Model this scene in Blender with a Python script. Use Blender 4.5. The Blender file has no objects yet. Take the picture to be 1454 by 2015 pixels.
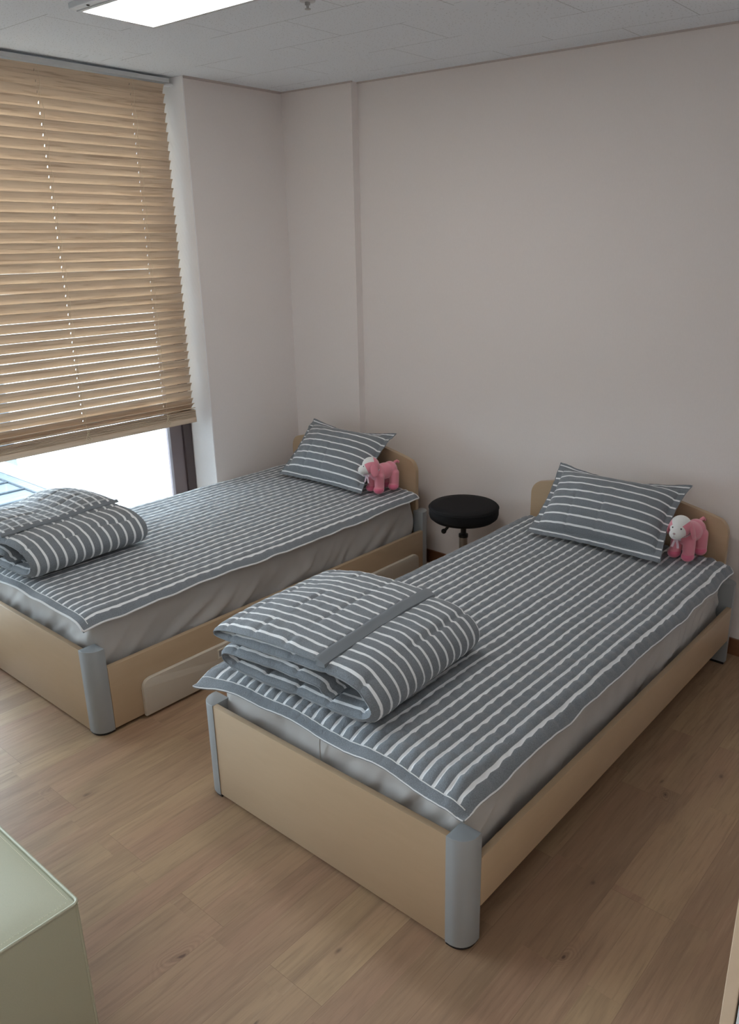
import bpy, bmesh, math, random
from mathutils import Vector, Matrix, noise

S = bpy.context.scene
COL = S.collection
PI = math.pi

# ------------------------------------------------------------------ camera
CAM_R = Vector((0.77631775, 0.63033055, -0.00376208))
CAM_U = Vector((-0.19921562, 0.25100847, 0.94726337))
CAM_F = Vector((-0.59803335, 0.7346279, -0.32043402))
cam = bpy.data.cameras.new('camera')
cam.sensor_fit = 'HORIZONTAL'
cam.sensor_width = 36.0
cam.lens = 1581.03 / 1454 * 36.0
cam.shift_x = -92.04 / 1454
cam.shift_y = -7.95 / 1454
cam.clip_start = 0.02
cam_o = bpy.data.objects.new('camera', cam)
COL.objects.link(cam_o)
m = Matrix((CAM_R, CAM_U, -CAM_F)).transposed().to_4x4()
m.translation = Vector((0, 0, 1.7804))
cam_o.matrix_world = m
S.camera = cam_o

# ------------------------------------------------------------------ world, exposure
S.view_settings.view_transform = 'Standard'
S.view_settings.look = 'None'
S.view_settings.gamma = 1.0
S.view_settings.exposure = 1.2
S.view_settings.use_curve_mapping = False
SKY_STRENGTH = 5.4
LAMP_STRENGTH = 5.0
w = bpy.data.worlds.new('overcast_sky')
S.world = w
w.use_nodes = True
bg = w.node_tree.nodes['Background']
bg.inputs[0].default_value = (0.78, 0.89, 1.0, 1)
bg.inputs[1].default_value = SKY_STRENGTH
S.cycles.max_bounces = 10
S.cycles.diffuse_bounces = 6
S.cycles.transmission_bounces = 6
S.cycles.transparent_max_bounces = 8
S.cycles.sample_clamp_indirect = 6.0
S.cycles.use_denoising = True

# ------------------------------------------------------------------ room measures (metres)
XW = -3.6535      # window wall, room face
YW = 3.3785       # headboard wall
YP = 3.330        # pillar face
XP = -3.128       # pillar edge
HC = 2.5277       # ceiling
YREV = 2.6864     # end of the window opening
XBACK, YBACK, XRIGHT = -3.85, -2.2, 1.35

# sky portal in the window opening (guides sampling only, gives off nothing)
pl = bpy.data.lights.new('window_portal', 'AREA')
pl.shape = 'RECTANGLE'; pl.size = 3.9; pl.size_y = 2.3
pl.cycles.is_portal = True
po = bpy.data.objects.new('window_portal', pl)
COL.objects.link(po)
po.location = (-3.97, 0.70, 1.40)
po.rotation_euler = (0, -PI / 2, 0)


# ------------------------------------------------------------------ node helpers
def mat(name, col=(0.5, 0.5, 0.5), rough=0.6, metal=0.0, **kw):
    mt = bpy.data.materials.new(name)
    mt.use_nodes = True
    b = mt.node_tree.nodes['Principled BSDF']
    b.inputs['Base Color'].default_value = (*col, 1)
    b.inputs['Roughness'].default_value = rough
    b.inputs['Metallic'].default_value = metal
    for k, v in kw.items():
        b.inputs[k.replace('_', ' ')].default_value = v
    return mt


class NT:
    def __init__(s, mt):
        s.nt = mt.node_tree
        s.b = s.nt.nodes['Principled BSDF']

    def n(s, t, **kw):
        x = s.nt.nodes.new(t)
        for k, v in kw.items():
            setattr(x, k, v)
        return x

    def l(s, a, b):
        s.nt.links.new(a, b)

    def put(s, v, sock):
        if isinstance(v, (int, float)):
            sock.default_value = v
        elif isinstance(v, (tuple, list)):
            sock.default_value = v if len(v) == len(sock.default_value) else (*v, 1)
        else:
            s.l(v, sock)

    def math(s, op, a, b=0.0, c=0.0, clamp=False):
        x = s.n('ShaderNodeMath', operation=op)
        x.use_clamp = clamp
        s.put(a, x.inputs[0]); s.put(b, x.inputs[1]); s.put(c, x.inputs[2])
        return x.outputs[0]

    def vmath(s, op, a, b=(0, 0, 0)):
        x = s.n('ShaderNodeVectorMath', operation=op)
        s.put(a, x.inputs[0]); s.put(b, x.inputs[1])
        return x.outputs[0]

    def mix(s, f, a, b, blend='MIX'):
        x = s.n('ShaderNodeMix', data_type='RGBA', blend_type=blend)
        s.put(f, x.inputs[0]); s.put(a, x.inputs[6]); s.put(b, x.inputs[7])
        return x.outputs[2]

    def ramp(s, f, stops):
        x = s.n('ShaderNodeValToRGB')
        e = x.color_ramp.elements
        while len(e) < len(stops):
            e.new(0.5)
        for i, (p, c) in enumerate(stops):
            e[i].position = p
            e[i].color = (*c, 1) if len(c) == 3 else c
        s.l(f, x.inputs[0])
        return x.outputs[0]

    def noise(s, vec, scale, detail=3, rough=0.5, dist=0.0):
        x = s.n('ShaderNodeTexNoise')
        x.inputs['Scale'].default_value = scale
        x.inputs['Detail'].default_value = detail
        x.inputs['Roughness'].default_value = rough
        x.inputs['Distortion'].default_value = dist
        if vec is not None:
            s.l(vec, x.inputs['Vector'])
        return x.outputs[0]

    def obj(s):
        return s.n('ShaderNodeTexCoord').outputs['Object']

    def uv(s):
        return s.n('ShaderNodeTexCoord').outputs['UV']

    def map(s, vec, loc=(0, 0, 0), rot=(0, 0, 0), scale=(1, 1, 1)):
        x = s.n('ShaderNodeMapping')
        s.l(vec, x.inputs[0])
        x.inputs[1].default_value = loc
        x.inputs[2].default_value = rot
        x.inputs[3].default_value = scale
        return x.outputs[0]

    def sep(s, vec):
        x = s.n('ShaderNodeSeparateXYZ')
        s.l(vec, x.inputs[0])
        return x.outputs

    def bump(s, h, strength=0.3, dist=0.002):
        x = s.n('ShaderNodeBump')
        x.inputs['Strength'].default_value = strength
        x.inputs['Distance'].default_value = dist
        s.l(h, x.inputs['Height'])
        s.l(x.outputs[0], s.b.inputs['Normal'])

    def color(s, c):
        s.l(c, s.b.inputs['Base Color'])


# ------------------------------------------------------------------ materials
M = {}

# wall paper: warm pinkish beige with a fine woven grain
M['wallpaper'] = mat('wallpaper', (0.60, 0.52, 0.48), 0.85)
t = NT(M['wallpaper'])
oc = t.obj()
n1 = t.noise(t.map(oc, scale=(1, 1, 0.25)), 240, 3, 0.6)
n2 = t.noise(oc, 2.0, 2)
c = t.mix(n1, (0.775, 0.714, 0.688), (0.835, 0.772, 0.745))
c = t.mix(t.math('MULTIPLY', n2, 0.35), c, (0.80, 0.755, 0.715))
t.color(c); t.bump(n1, 0.12, 0.001)

M['reveal'] = mat('reveal_paper', (0.92, 0.90, 0.90), 0.8)
t = NT(M['reveal'])
wv = t.n('ShaderNodeTexWave', wave_type='BANDS', bands_direction='DIAGONAL')
t.l(t.map(t.obj(), scale=(1, 1, 0.6)), wv.inputs[0])
wv.inputs['Scale'].default_value = 22; wv.inputs['Distortion'].default_value = 1.2
t.bump(wv.outputs[1], 0.15, 0.002)

# ceiling board: short dark worm marks, faint tile joints
M['ceiling'] = mat('ceiling_board', (0.72, 0.73, 0.73), 0.9)
t = NT(M['ceiling'])
oc = t.obj()
br = t.n('ShaderNodeTexBrick'); br.offset = 0.5; br.squash = 1.0
t.l(t.map(oc, loc=(0.085 + 0.3, 0.1, 0)), br.inputs['Vector'])
for k, v in (('Scale', 1.0), ('Mortar Size', 0.0011), ('Mortar Smooth', 0.0), ('Bias', 0.0), ('Brick Width', 0.6), ('Row Height', 0.3)):
    br.inputs[k].default_value = v
vo = t.n('ShaderNodeTexVoronoi', feature='F1', voronoi_dimensions='2D')
t.l(t.vmath('ADD', t.map(oc, scale=(1, 1.9, 1)), t.vmath('SCALE', t.n('ShaderNodeTexNoise').outputs[1])), vo.inputs['Vector'])
vo.inputs['Scale'].default_value = 46
spk = t.math('LESS_THAN', vo.outputs['Distance'], 0.11)
rnd = t.sep(vo.outputs['Color'])[0]
spk = t.math('MULTIPLY', spk, t.math('GREATER_THAN', rnd, 0.45))
fine = t.noise(oc, 130, 4, 0.7)
c = t.mix(t.math('MULTIPLY', fine, 0.5), (0.84, 0.875, 0.92), (0.77, 0.80, 0.845))
c = t.mix(t.math('MULTIPLY', spk, 0.5), c, (0.22, 0.21, 0.20))
jn = t.math('MULTIPLY', br.outputs['Fac'], t.math('MULTIPLY', t.math('GREATER_THAN', t.noise(oc, 1.7, 1), 0.46), 0.75))
c = t.mix(jn, c, (0.25, 0.25, 0.25))
t.color(c); t.bump(fine, 0.25, 0.002)

# laminate floor: planks along Y, random tone per plank, grain and knots
M['floor'] = mat('laminate_floor', (0.4, 0.28, 0.18), 0.42)
t = NT(M['floor'])
oc = t.obj()
rot = t.map(oc, loc=(0, 0, 0), rot=(0, 0, -PI / 2))


def planks(loc, width, row, off):
    b_ = t.n('ShaderNodeTexBrick'); b_.offset = off; b_.offset_frequency = 2
    t.l(t.map(oc, loc=loc, rot=(0, 0, -PI / 2)), b_.inputs['Vector'])
    b_.inputs['Color1'].default_value = (0, 0, 0, 1); b_.inputs['Color2'].default_value = (1, 1, 1, 1)
    b_.inputs['Mortar'].default_value = (0.5, 0.5, 0.5, 1)
    for k, v in (('Scale', 1.0), ('Mortar Size', 0.0007), ('Mortar Smooth', 0.1), ('Bias', 0.0), ('Brick Width', width), ('Row Height', row)):
        b_.inputs[k].default_value = v
    return b_


b1 = planks((0.26, 0.60 - 0.19 * 4, 0), 1.25, 0.19, 0.37)
b2 = planks((0.75, 0.60 - 0.19 * 4, 0), 0.85, 0.095, 0.41)
pr = t.sep(b1.outputs['Color'])[0]
pr2 = t.sep(b2.outputs['Color'])[0]
cmb = t.n('ShaderNodeCombineXYZ')
t.put(t.math('MULTIPLY', pr, 17.0), cmb.inputs[0]); t.put(t.math('MULTIPLY', pr2, 9.0), cmb.inputs[1]); t.put(pr, cmb.inputs[2])
sh = t.vmath('ADD', oc, cmb.outputs[0])
g1 = t.noise(t.map(sh, scale=(1, 0.055, 1)), 95, 5, 0.65, 0.4)
g2 = t.noise(t.map(sh, scale=(1, 0.16, 1)), 11, 4, 0.6, 1.2)
g3 = t.noise(t.map(sh, scale=(1, 0.3, 1)), 3.2, 2, 0.5)
tone = t.math('ADD', t.math('ADD', 0.12, t.math('MULTIPLY', pr, 0.34)), t.math('MULTIPLY', pr2, 0.26))
c = t.ramp(tone, [(0.0, (0.285, 0.170, 0.105)), (0.35, (0.36, 0.235, 0.140)), (0.62, (0.425, 0.29, 0.165)), (0.95, (0.48, 0.335, 0.20))])
c = t.mix(t.math('MULTIPLY', t.math('SUBTRACT', g3, 0.40, clamp=True), 2.4, clamp=True), c, (0.36, 0.205, 0.135))
c = t.mix(t.math('MULTIPLY', t.math('SUBTRACT', g2, 0.48, clamp=True), 2.6, clamp=True), c, (0.24, 0.150, 0.090))
c = t.mix(t.math('MULTIPLY', t.math('SUBTRACT', g1, 0.49, clamp=True), 2.4, clamp=True), c, (0.21, 0.130, 0.08))
c = t.mix(t.math('MULTIPLY', t.math('SUBTRACT', 0.42, g1, clamp=True), 1.5, clamp=True), c, (0.55, 0.40, 0.26))
vk = t.n('ShaderNodeTexVoronoi', feature='F1', voronoi_dimensions='2D')
kd = t.n('ShaderNodeTexNoise'); kd.inputs['Scale'].default_value = 9; t.l(sh, kd.inputs['Vector'])
t.l(t.vmath('ADD', t.map(sh, scale=(2.3, 0.95, 1)), t.vmath('MULTIPLY', kd.outputs[1], (0.16, 0.10, 0))), vk.inputs['Vector'])
vk.inputs['Scale'].default_value = 1.9
ring = t.math('MULTIPLY', t.math('ADD', t.math('SINE', t.math('MULTIPLY', vk.outputs['Distance'], 190)), 1.0), 0.5)
near = t.math('SUBTRACT', 1.0, t.math('MULTIPLY', vk.outputs['Distance'], 5.0), clamp=True)
core = t.math('SUBTRACT', 1.0, t.math('MULTIPLY', vk.outputs['Distance'], 22.0), clamp=True)
ok = t.math('GREATER_THAN', t.sep(vk.outputs['Color'])[0], 0.66)
kn = t.math('ADD', t.math('MULTIPLY', t.math('MULTIPLY', ring, near), 0.38), t.math('MULTIPLY', core, 0.9), clamp=True)
c = t.mix(t.math('MULTIPLY', kn, ok), c, (0.12, 0.066, 0.042))
vs2 = t.n('ShaderNodeTexVoronoi', feature='F1', voronoi_dimensions='2D')
t.l(t.vmath('ADD', t.map(sh, loc=(3.3, 1.7, 0), scale=(2.6, 1.2, 1)), t.vmath('MULTIPLY', kd.outputs[1], (0.10, 0.08, 0))), vs2.inputs['Vector'])
vs2.inputs['Scale'].default_value = 2.6
k2 = t.math('MULTIPLY', t.math('SUBTRACT', 1.0, t.math('MULTIPLY', vs2.outputs['Distance'], 19.0), clamp=True), t.math('GREATER_THAN', t.sep(vs2.outputs['Color'])[0], 0.87))
h2 = t.math('MULTIPLY', t.math('SUBTRACT', 1.0, t.math('MULTIPLY', vs2.outputs['Distance'], 6.0), clamp=True), t.math('GREATER_THAN', t.sep(vs2.outputs['Color'])[0], 0.87))
c = t.mix(t.math('MULTIPLY', h2, 0.45), c, (0.24, 0.145, 0.09))
c = t.mix(t.math('MULTIPLY', k2, 0.8, clamp=True), c, (0.10, 0.058, 0.038))
seam = t.math('ADD', b1.outputs['Fac'], 0.0, clamp=True)
c = t.mix(t.math('MULTIPLY', seam, 0.55), c, (0.17, 0.10, 0.06))
t.color(c)
t.bump(g1, 0.10, 0.001)
rr = t.math('ADD', 0.36, t.math('MULTIPLY', g1, 0.16))
t.l(rr, t.b.inputs['Roughness'])


def woodish(name, ca, cb, scale=(1, 1, 1), freq=30, rough=0.45, bump=0.03):
    mt = mat(name, ca, rough)
    q = NT(mt)
    o = q.obj()
    a = q.noise(q.map(o, scale=scale), freq, 4, 0.6, 0.5)
    b = q.noise(o, 4, 2)
    cc = q.mix(a, ca, cb)
    cc = q.mix(q.math('MULTIPLY', b, 0.25), cc, ca)
    q.color(cc); q.bump(a, bump, 0.001)
    return mt


M['maple'] = woodish('maple_laminate', (0.53, 0.39, 0.255), (0.47, 0.34, 0.215), (0.35, 0.35, 1.6), 22, 0.42)
M['maple_edge'] = woodish('maple_edge', (0.66, 0.52, 0.38), (0.58, 0.44, 0.30), (1, 1, 1), 30, 0.5)
M['drawer'] = mat('drawer_cream', (0.62, 0.56, 0.47), 0.4)
M['drawer_edge'] = mat('drawer_edge', (0.74, 0.70, 0.61), 0.4)
M['post'] = mat('post_grey', (0.36, 0.385, 0.40), 0.45, 0.15)
t = NT(M['post']); nn = t.noise(t.obj(), 900, 2); t.bump(nn, 0.06, 0.0005)
M['black_plastic'] = mat('black_plastic', (0.012, 0.012, 0.013), 0.4)
M['chrome'] = mat('brushed_steel', (0.45, 0.44, 0.43), 0.3, 0.9)
M['black_vinyl'] = mat('black_vinyl', (0.008, 0.008, 0.009), 0.75, Specular_IOR_Level=0.25)
t = NT(M['black_vinyl']); nn = t.noise(t.obj(), 500, 3); t.bump(nn, 0.25, 0.001)

# blind slats, pale timber grain running along Y
M['slat'] = mat('blind_timber', (0.60, 0.44, 0.28), 0.5)
t = NT(M['slat'])
oc = t.obj()
zz = t.sep(oc)[2]
cb_ = t.n('ShaderNodeCombineXYZ')
t.put(t.math('MULTIPLY', t.math('FLOOR', t.math('MULTIPLY', zz, 21.6)), 3.7), cb_.inputs[1])
gg = t.noise(t.map(t.vmath('ADD', oc, cb_.outputs[0]), scale=(1.2, 0.06, 1.6)), 60, 4, 0.6, 0.6)
g5 = t.noise(t.vmath('ADD', oc, cb_.outputs[0]), 1.1, 2)
c = t.ramp(gg, [(0.3, (0.72, 0.575, 0.43)), (0.52, (0.65, 0.51, 0.37)), (0.66, (0.44, 0.32, 0.22))])
c = t.mix(t.math('MULTIPLY', g5, 0.5), c, (0.62, 0.46, 0.34))
t.color(c)
M['cord'] = mat('blind_cord', (0.72, 0.62, 0.46), 0.8)
M['metal_light'] = mat('painted_metal', (0.62, 0.63, 0.64), 0.4, 0.2)
M['frame_brown'] = mat('window_frame_brown', (0.065, 0.045, 0.045), 0.45)
M['frame_sash'] = mat('window_sash_brown', (0.17, 0.135, 0.14), 0.4)
M['white_paint'] = mat('white_paint', (0.78, 0.78, 0.77), 0.6)
M['trim'] = mat('cornice_trim', (0.55, 0.48, 0.45), 0.7)
M['baseboard'] = woodish('baseboard_brown', (0.21, 0.095, 0.045), (0.15, 0.065, 0.03), (0.1, 0.1, 1.5), 40, 0.45)
M['glass'] = mat('window_glass', (1, 1, 1), 0.0)
b = M['glass'].node_tree.nodes
mo = b['Material Output']; tr = b.new('ShaderNodeBsdfTransparent'); gl = b.new('ShaderNodeBsdfGlossy'); mx = b.new('ShaderNodeMixShader')
gl.inputs['Roughness'].default_value = 0.0
tr.inputs[0].default_value = (0.95, 0.98, 0.98, 1)
fr = b.new('ShaderNodeFresnel')
M['glass'].node_tree.links.new(fr.outputs[0], mx.inputs[0])
M['glass'].node_tree.links.new(tr.outputs[0], mx.inputs[1]); M['glass'].node_tree.links.new(gl.outputs[0], mx.inputs[2])
M['glass'].node_tree.links.new(mx.outputs[0], mo.inputs[0])
M['lamp'] = mat('lamp_diffuser', (0.9, 0.9, 0.9), 0.5)
lb = M['lamp'].node_tree.nodes['Principled BSDF']
lb.inputs['Emission Color'].default_value = (1.0, 0.985, 0.95, 1); lb.inputs['Emission Strength'].default_value = LAMP_STRENGTH

# sheet: grey-beige cotton
M['sheet'] = mat('sheet_cotton', (0.52, 0.50, 0.48), 0.75)
t = NT(M['sheet'])
M['sheet'].node_tree.nodes['Principled BSDF'].inputs['Sheen Weight'].default_value = 0.15
t.bump(t.noise(t.obj(), 300, 2), 0.05, 0.001)


def stripes(name, pitch=0.040, width=0.25, gray=(0.180, 0.200, 0.222), white=(0.84, 0.86, 0.88), phase=0.0, plaid=False):
    mt = mat(name, gray, 0.85)
    q = NT(mt)
    q.b.inputs['Sheen Weight'].default_value = 0.25
    q.b.inputs['Sheen Roughness'].default_value = 0.5
    u = q.uv()
    s = q.sep(u)

    def band(v, p, wd):
        f = q.math('FRACT', q.math('ADD', q.math('DIVIDE', v, p), phase))
        d = q.math('ABSOLUTE', q.math('SUBTRACT', f, 0.5))
        return q.math('MULTIPLY', q.math('SUBTRACT', wd / 2 + 0.012, d), 40.0, clamp=True)
    m_ = band(s[1], pitch, width)
    h1 = q.noise(q.map(u, scale=(1, 3, 1)), 260, 3, 0.7)
    h2 = q.noise(q.map(u, scale=(3, 1, 1)), 260, 3, 0.7)
    hh = q.math('MULTIPLY', q.math('ADD', h1, h2), 0.5)
    lo = tuple(x * 0.66 for x in gray); hi = tuple(x * 1.42 for x in gray)
    g = q.ramp(hh, [(0.36, lo), (0.64, hi)])
    cc = q.mix(m_, g, white)
    if plaid:
        m2 = q.math('MULTIPLY', band(s[0], pitch * 1.15, width * 0.8), 0.75)
        cc = q.mix(m2, cc, (0.55, 0.58, 0.61))
    q.color(cc)
    cr = q.noise(q.map(u, scale=(1, 1, 1)), 55, 4, 0.6, 1.5)
    q.bump(q.math('ADD', q.math('MULTIPLY', hh, 0.4), q.math('MULTIPLY', cr, 1.6)), 0.45, 0.004)
    return mt


M['quilt'] = stripes('quilt_stripes', 0.040, 0.25, phase=0.4)
M['duvet'] = stripes('duvet_stripes', 0.040, 0.24)
M['duvet_reverse'] = stripes('duvet_crossed_stripes', 0.040, 0.24, plaid=True)
M['pillow'] = stripes('pillow_stripes', 0.040, 0.19)
M['heather'] = stripes('heather_grey', 10.0, 0.0, phase=0.0)
M['piping'] = mat('white_piping', (0.72, 0.73, 0.74), 0.8)

PINK = (0.78, 0.27, 0.34)
PINK2 = (0.76, 0.17, 0.28)
WHITE_PLUSH = (0.78, 0.78, 0.76)


def plush_base(name):
    mt = mat(name, PINK, 0.95)
    q = NT(mt)
    q.b.inputs['Sheen Weight'].default_value = 0.6
    return mt, q


# body: lower foot portion is a deeper pink plush
M['plush'], t = plush_base('pink_plush')
oc = t.obj()
zz = t.sep(oc)[2]
rib = t.n('ShaderNodeTexWave', wave_type='BANDS', bands_direction='Y'); t.l(oc, rib.inputs[0])
rib.inputs['Scale'].default_value = 90
c = t.mix(t.math('MULTIPLY', rib.outputs[1], 0.35), PINK, (0.80, 0.30, 0.36))
c = t.mix(t.math('MULTIPLY', t.math('SUBTRACT', 0.033, zz), 800, clamp=True), c, PINK2)
t.color(c); t.bump(t.noise(oc, 700, 3), 0.4, 0.001)
# head: white muzzle and forehead blaze, pink cheeks
M['plush_head'], t = plush_base('head_plush')
oc = t.obj()
s_ = t.sep(oc)
ay = t.math('ABSOLUTE', s_[1])
# blaze half width grows with height and with distance forward
bw = t.math('ADD', t.math('MULTIPLY', t.math('SUBTRACT', s_[2], 0.004), 0.95), 0.007)
blaze = t.math('MULTIPLY', t.math('MULTIPLY', t.math('SUBTRACT', bw, ay), 900, clamp=True), t.math('MULTIPLY', t.math('ADD', s_[0], 0.012), 600, clamp=True))
muz = t.math('MULTIPLY', t.math('SUBTRACT', t.math('SUBTRACT', s_[0], 0.0295), t.math('MULTIPLY', s_[2], 0.45)), 900, clamp=True)
wm = t.math('MAXIMUM', blaze, muz)
t.color(t.mix(wm, PINK, WHITE_PLUSH)); t.bump(t.noise(oc, 700, 3), 0.4, 0.001)
M['plush_plain'] = mat('pink_plush_plain', PINK, 0.95, Sheen_Weight=0.5)
M['ribbon'] = mat('checked_ribbon', (0.7, 0.55, 0.6), 0.7)
t = NT(M['ribbon'])
ck = t.n('ShaderNodeTexWave', wave_type='BANDS', bands_direction='Z'); t.l(t.obj(), ck.inputs[0]); ck.inputs['Scale'].default_value = 130
t.color(t.mix(ck.outputs[1], (0.80, 0.72, 0.75), (0.50, 0.22, 0.30)))
M['nose'] = mat('grey_nose', (0.45, 0.33, 0.34), 0.6)

M['leather'] = mat('cream_leatherette', (0.55, 0.54, 0.40), 0.42)
t = NT(M['leather'])
ln = t.n('ShaderNodeTexVoronoi'); t.l(t.obj(), ln.inputs['Vector']); ln.inputs['Scale'].default_value = 420
t.bump(ln.outputs[0], 0.10, 0.0008)
t.color(t.mix(t.noise(t.obj(), 300, 2), (0.46, 0.455, 0.335), (0.42, 0.415, 0.305)))
M['thread'] = mat('cream_thread', (0.78, 0.76, 0.62), 0.7)
M['cab_white'] = mat('cabinet_white', (0.70, 0.74, 0.78), 0.35)
M['roof_panel'] = mat('roof_sheet', (0.105, 0.125, 0.145), 0.6)
M['roof_seam'] = mat('roof_seam', (0.02, 0.03, 0.04), 0.6)
M['stucco'] = mat('white_stucco', (0.9, 0.9, 0.9), 0.8)
t = NT(M['stucco']); t.bump(t.noise(t.obj(), 30, 3), 0.2, 0.01)
M['far_glass'] = mat('far_glass', (0.16, 0.22, 0.27), 0.15)
t = NT(M['far_glass']); t.color(t.mix(t.noise(t.map(t.obj(), scale=(1, 1, 4)), 2.5, 3), (0.03, 0.05, 0.07), (0.10, 0.13, 0.16)))


# ------------------------------------------------------------------ mesh helpers
def link(name, bm, m_, parent=None, smooth=False, angle=35, mats=None):
    me = bpy.data.meshes.new(name)
    bm.normal_update()
    bm.to_mesh(me); bm.free()
    for x in (mats or [m_]):
        me.materials.append(M[x] if isinstance(x, str) else x)
    if smooth:
        for p_ in me.polygons:
            p_.use_smooth = True
        me.set_sharp_from_angle(angle=math.radians(angle))
    o = bpy.data.objects.new(name, me)
    COL.objects.link(o)
    if parent:
        o.parent = parent
    return o


def tag(o, label, cat, group=None, kind=None):
    o['label'] = label; o['category'] = cat
    if group: o['group'] = group
    if kind: o['kind'] = kind
    return o


def struct(o, label=None, cat=None):
    o['kind'] = 'structure'
    if label: o['label'] = label
    if cat: o['category'] = cat
    return o


def empty(name, loc=(0, 0, 0), rz=0.0):
    o = bpy.data.objects.new(name, None)
    o.empty_display_size = 0.1
    COL.objects.link(o)
    o.location = loc; o.rotation_euler = (0, 0, rz)
    return o


def box(bm, x0, x1, y0, y1, z0, z1, bev=0.0, seg=2):
    vs = [bm.verts.new((x, y, z)) for x in (x0, x1) for y in (y0, y1) for z in (z0, z1)]
    idx = [(0, 1, 3, 2), (4, 6, 7, 5), (0, 4, 5, 1), (2, 3, 7, 6), (0, 2, 6, 4), (1, 5, 7, 3)]
    fs = [bm.faces.new([vs[i] for i in f]) for f in idx]
    if bev:
        es = list({e for f in fs for e in f.edges})
        bmesh.ops.bevel(bm, geom=es, offset=bev, segments=seg, profile=0.5, affect='EDGES')
    return bm


def prism(bm, pts, z0, z1, axis='Z', bev=0.0, seg=2):
    """extrude a 2D outline; axis Z: (x,y) outline, axis X: (y,z) outline, axis Y: (x,z) outline"""
    def P(a, b_, c_):
        return {'Z': (a, b_, c_), 'X': (c_, a, b_), 'Y': (a, c_, b_)}[axis]
    lo = [bm.verts.new(P(a, b_, z0)) for a, b_ in pts]
    hi = [bm.verts.new(P(a, b_, z1)) for a, b_ in pts]
    n = len(pts)
    f1 = bm.faces.new(lo[::-1]); f2 = bm.faces.new(hi)
    for i in range(n):
        bm.faces.new((lo[i], lo[(i + 1) % n], hi[(i + 1) % n], hi[i]))
    if bev:
        es = list(set(f1.edges) | set(f2.edges))
        bmesh.ops.bevel(bm, geom=es, offset=bev, segments=seg, profile=0.5, affect='EDGES')
    bmesh.ops.recalc_face_normals(bm, faces=bm.faces)
    return bm


def lathe(bm, prof, n=48, c=(0, 0, 0)):
    rings = []
    for r, z in prof:
        if r < 1e-5:
            rings.append([bm.verts.new((c[0], c[1], c[2] + z))])
        else:
            rings.append([bm.verts.new((c[0] + r * math.cos(2 * PI * i / n), c[1] + r * math.sin(2 * PI * i / n), c[2] + z)) for i in range(n)])
    for a, b_ in zip(rings, rings[1:]):
        for i in range(n):
            j = (i + 1) % n
            if len(a) == 1 and len(b_) > 1: bm.faces.new((a[0], b_[i], b_[j]))
            elif len(b_) == 1 and len(a) > 1: bm.faces.new((a[i], a[j], b_[0]))
            elif len(a) > 1: bm.faces.new((a[i], a[j], b_[j], b_[i]))
    bmesh.ops.recalc_face_normals(bm, faces=bm.faces)
    return bm


def tube(bm, pts, r, n=8, closed=False):
    pts = [Vector(p_) for p_ in pts]
    N = len(pts)
    rings = []
    up = Vector((0, 0, 1))
    for i, p_ in enumerate(pts):
        a = pts[(i - 1) % N] if (closed or i) else p_
        b_ = pts[(i + 1) % N] if (closed or i < N - 1) else p_
        d = (b_ - a).normalized()
        u = d.cross(up)
        if u.length < 1e-3: u = d.cross(Vector((1, 0, 0)))
        u.normalize(); v = d.cross(u)
        rr_ = r(i / (N - 1)) if callable(r) else r
        rings.append([bm.verts.new(p_ + rr_ * (math.cos(2 * PI * k / n) * u + math.sin(2 * PI * k / n) * v)) for k in range(n)])
    for i in range(N if closed else N - 1):
        a, b_ = rings[i], rings[(i + 1) % N]
        for k in range(n):
            bm.faces.new((a[k], a[(k + 1) % n], b_[(k + 1) % n], b_[k]))
    if not closed:
        bm.faces.new(rings[0][::-1]); bm.faces.new(rings[-1])
    bmesh.ops.recalc_face_normals(bm, faces=bm.faces)
    return bm


def ell(bm, c, r, rot=None, seg=24):
    mt = Matrix.Translation(c) @ (rot.to_4x4() if rot else Matrix()) @ Matrix.Diagonal((*r, 1))
    bmesh.ops.create_uvsphere(bm, u_segments=seg, v_segments=seg // 2, radius=1, matrix=mt)
    return bm


def nz(*a, s=0):
    return noise.noise(Vector((a[0], a[1] if len(a) > 1 else 0.0, (a[2] if len(a) > 2 else 0.0) + s * 13.7)))


def smooth01(x):
    x = max(0.0, min(1.0, x))
    return x * x * (3 - 2 * x)


# ------------------------------------------------------------------ the room
TH = 0.20
struct(link('floor', box(bmesh.new(), -3.95, XRIGHT + TH, YBACK - TH, YW + TH, -0.10, 0.0), 'floor'))
struct(link('ceiling', box(bmesh.new(), -3.95, XRIGHT + TH, YBACK - TH, YW + TH, HC, HC + 0.12), 'ceiling'))
struct(link('wall_back', box(bmesh.new(), -3.95, XRIGHT + TH, YW, YW + TH, 0, HC), 'wallpaper'))
# shallow pillar at the corner
struct(link('wall_corner', box(bmesh.new(), XW, XP, YP, YW, 0, HC), 'wallpaper'))
struct(link('wall_left', box(bmesh.new(), -3.95, XW, YREV + 0.004, YW, 0, HC), 'wallpaper'))
struct(link('wall_sill', box(bmesh.new(), -3.95, XW, -1.35, YREV + 0.004, 0, 0.13), 'wallpaper'))
struct(link('wall_left_near', box(bmesh.new(), -3.95, XW, YBACK, -1.35, 0, HC), 'wallpaper'))
struct(link('wall_right', box(bmesh.new(), XRIGHT, XRIGHT + TH, YBACK, YW, 0, HC), 'wallpaper'))
struct(link('wall_front', box(bmesh.new(), -3.95, XRIGHT + TH, YBACK - TH, YBACK, 0, HC), 'wallpaper'))
# white lining of the opening (side and sill board)
struct(link('trim_1', box(bmesh.new(), -3.84, XW + 0.002, YREV, YREV + 0.006, 0.13, HC - 0.001), 'reveal'))
struct(link('trim_2', box(bmesh.new(), -3.90, XW + 0.004, -1.35, YREV, 0.13, 0.148, 0.003), 'white_paint'))
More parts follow.
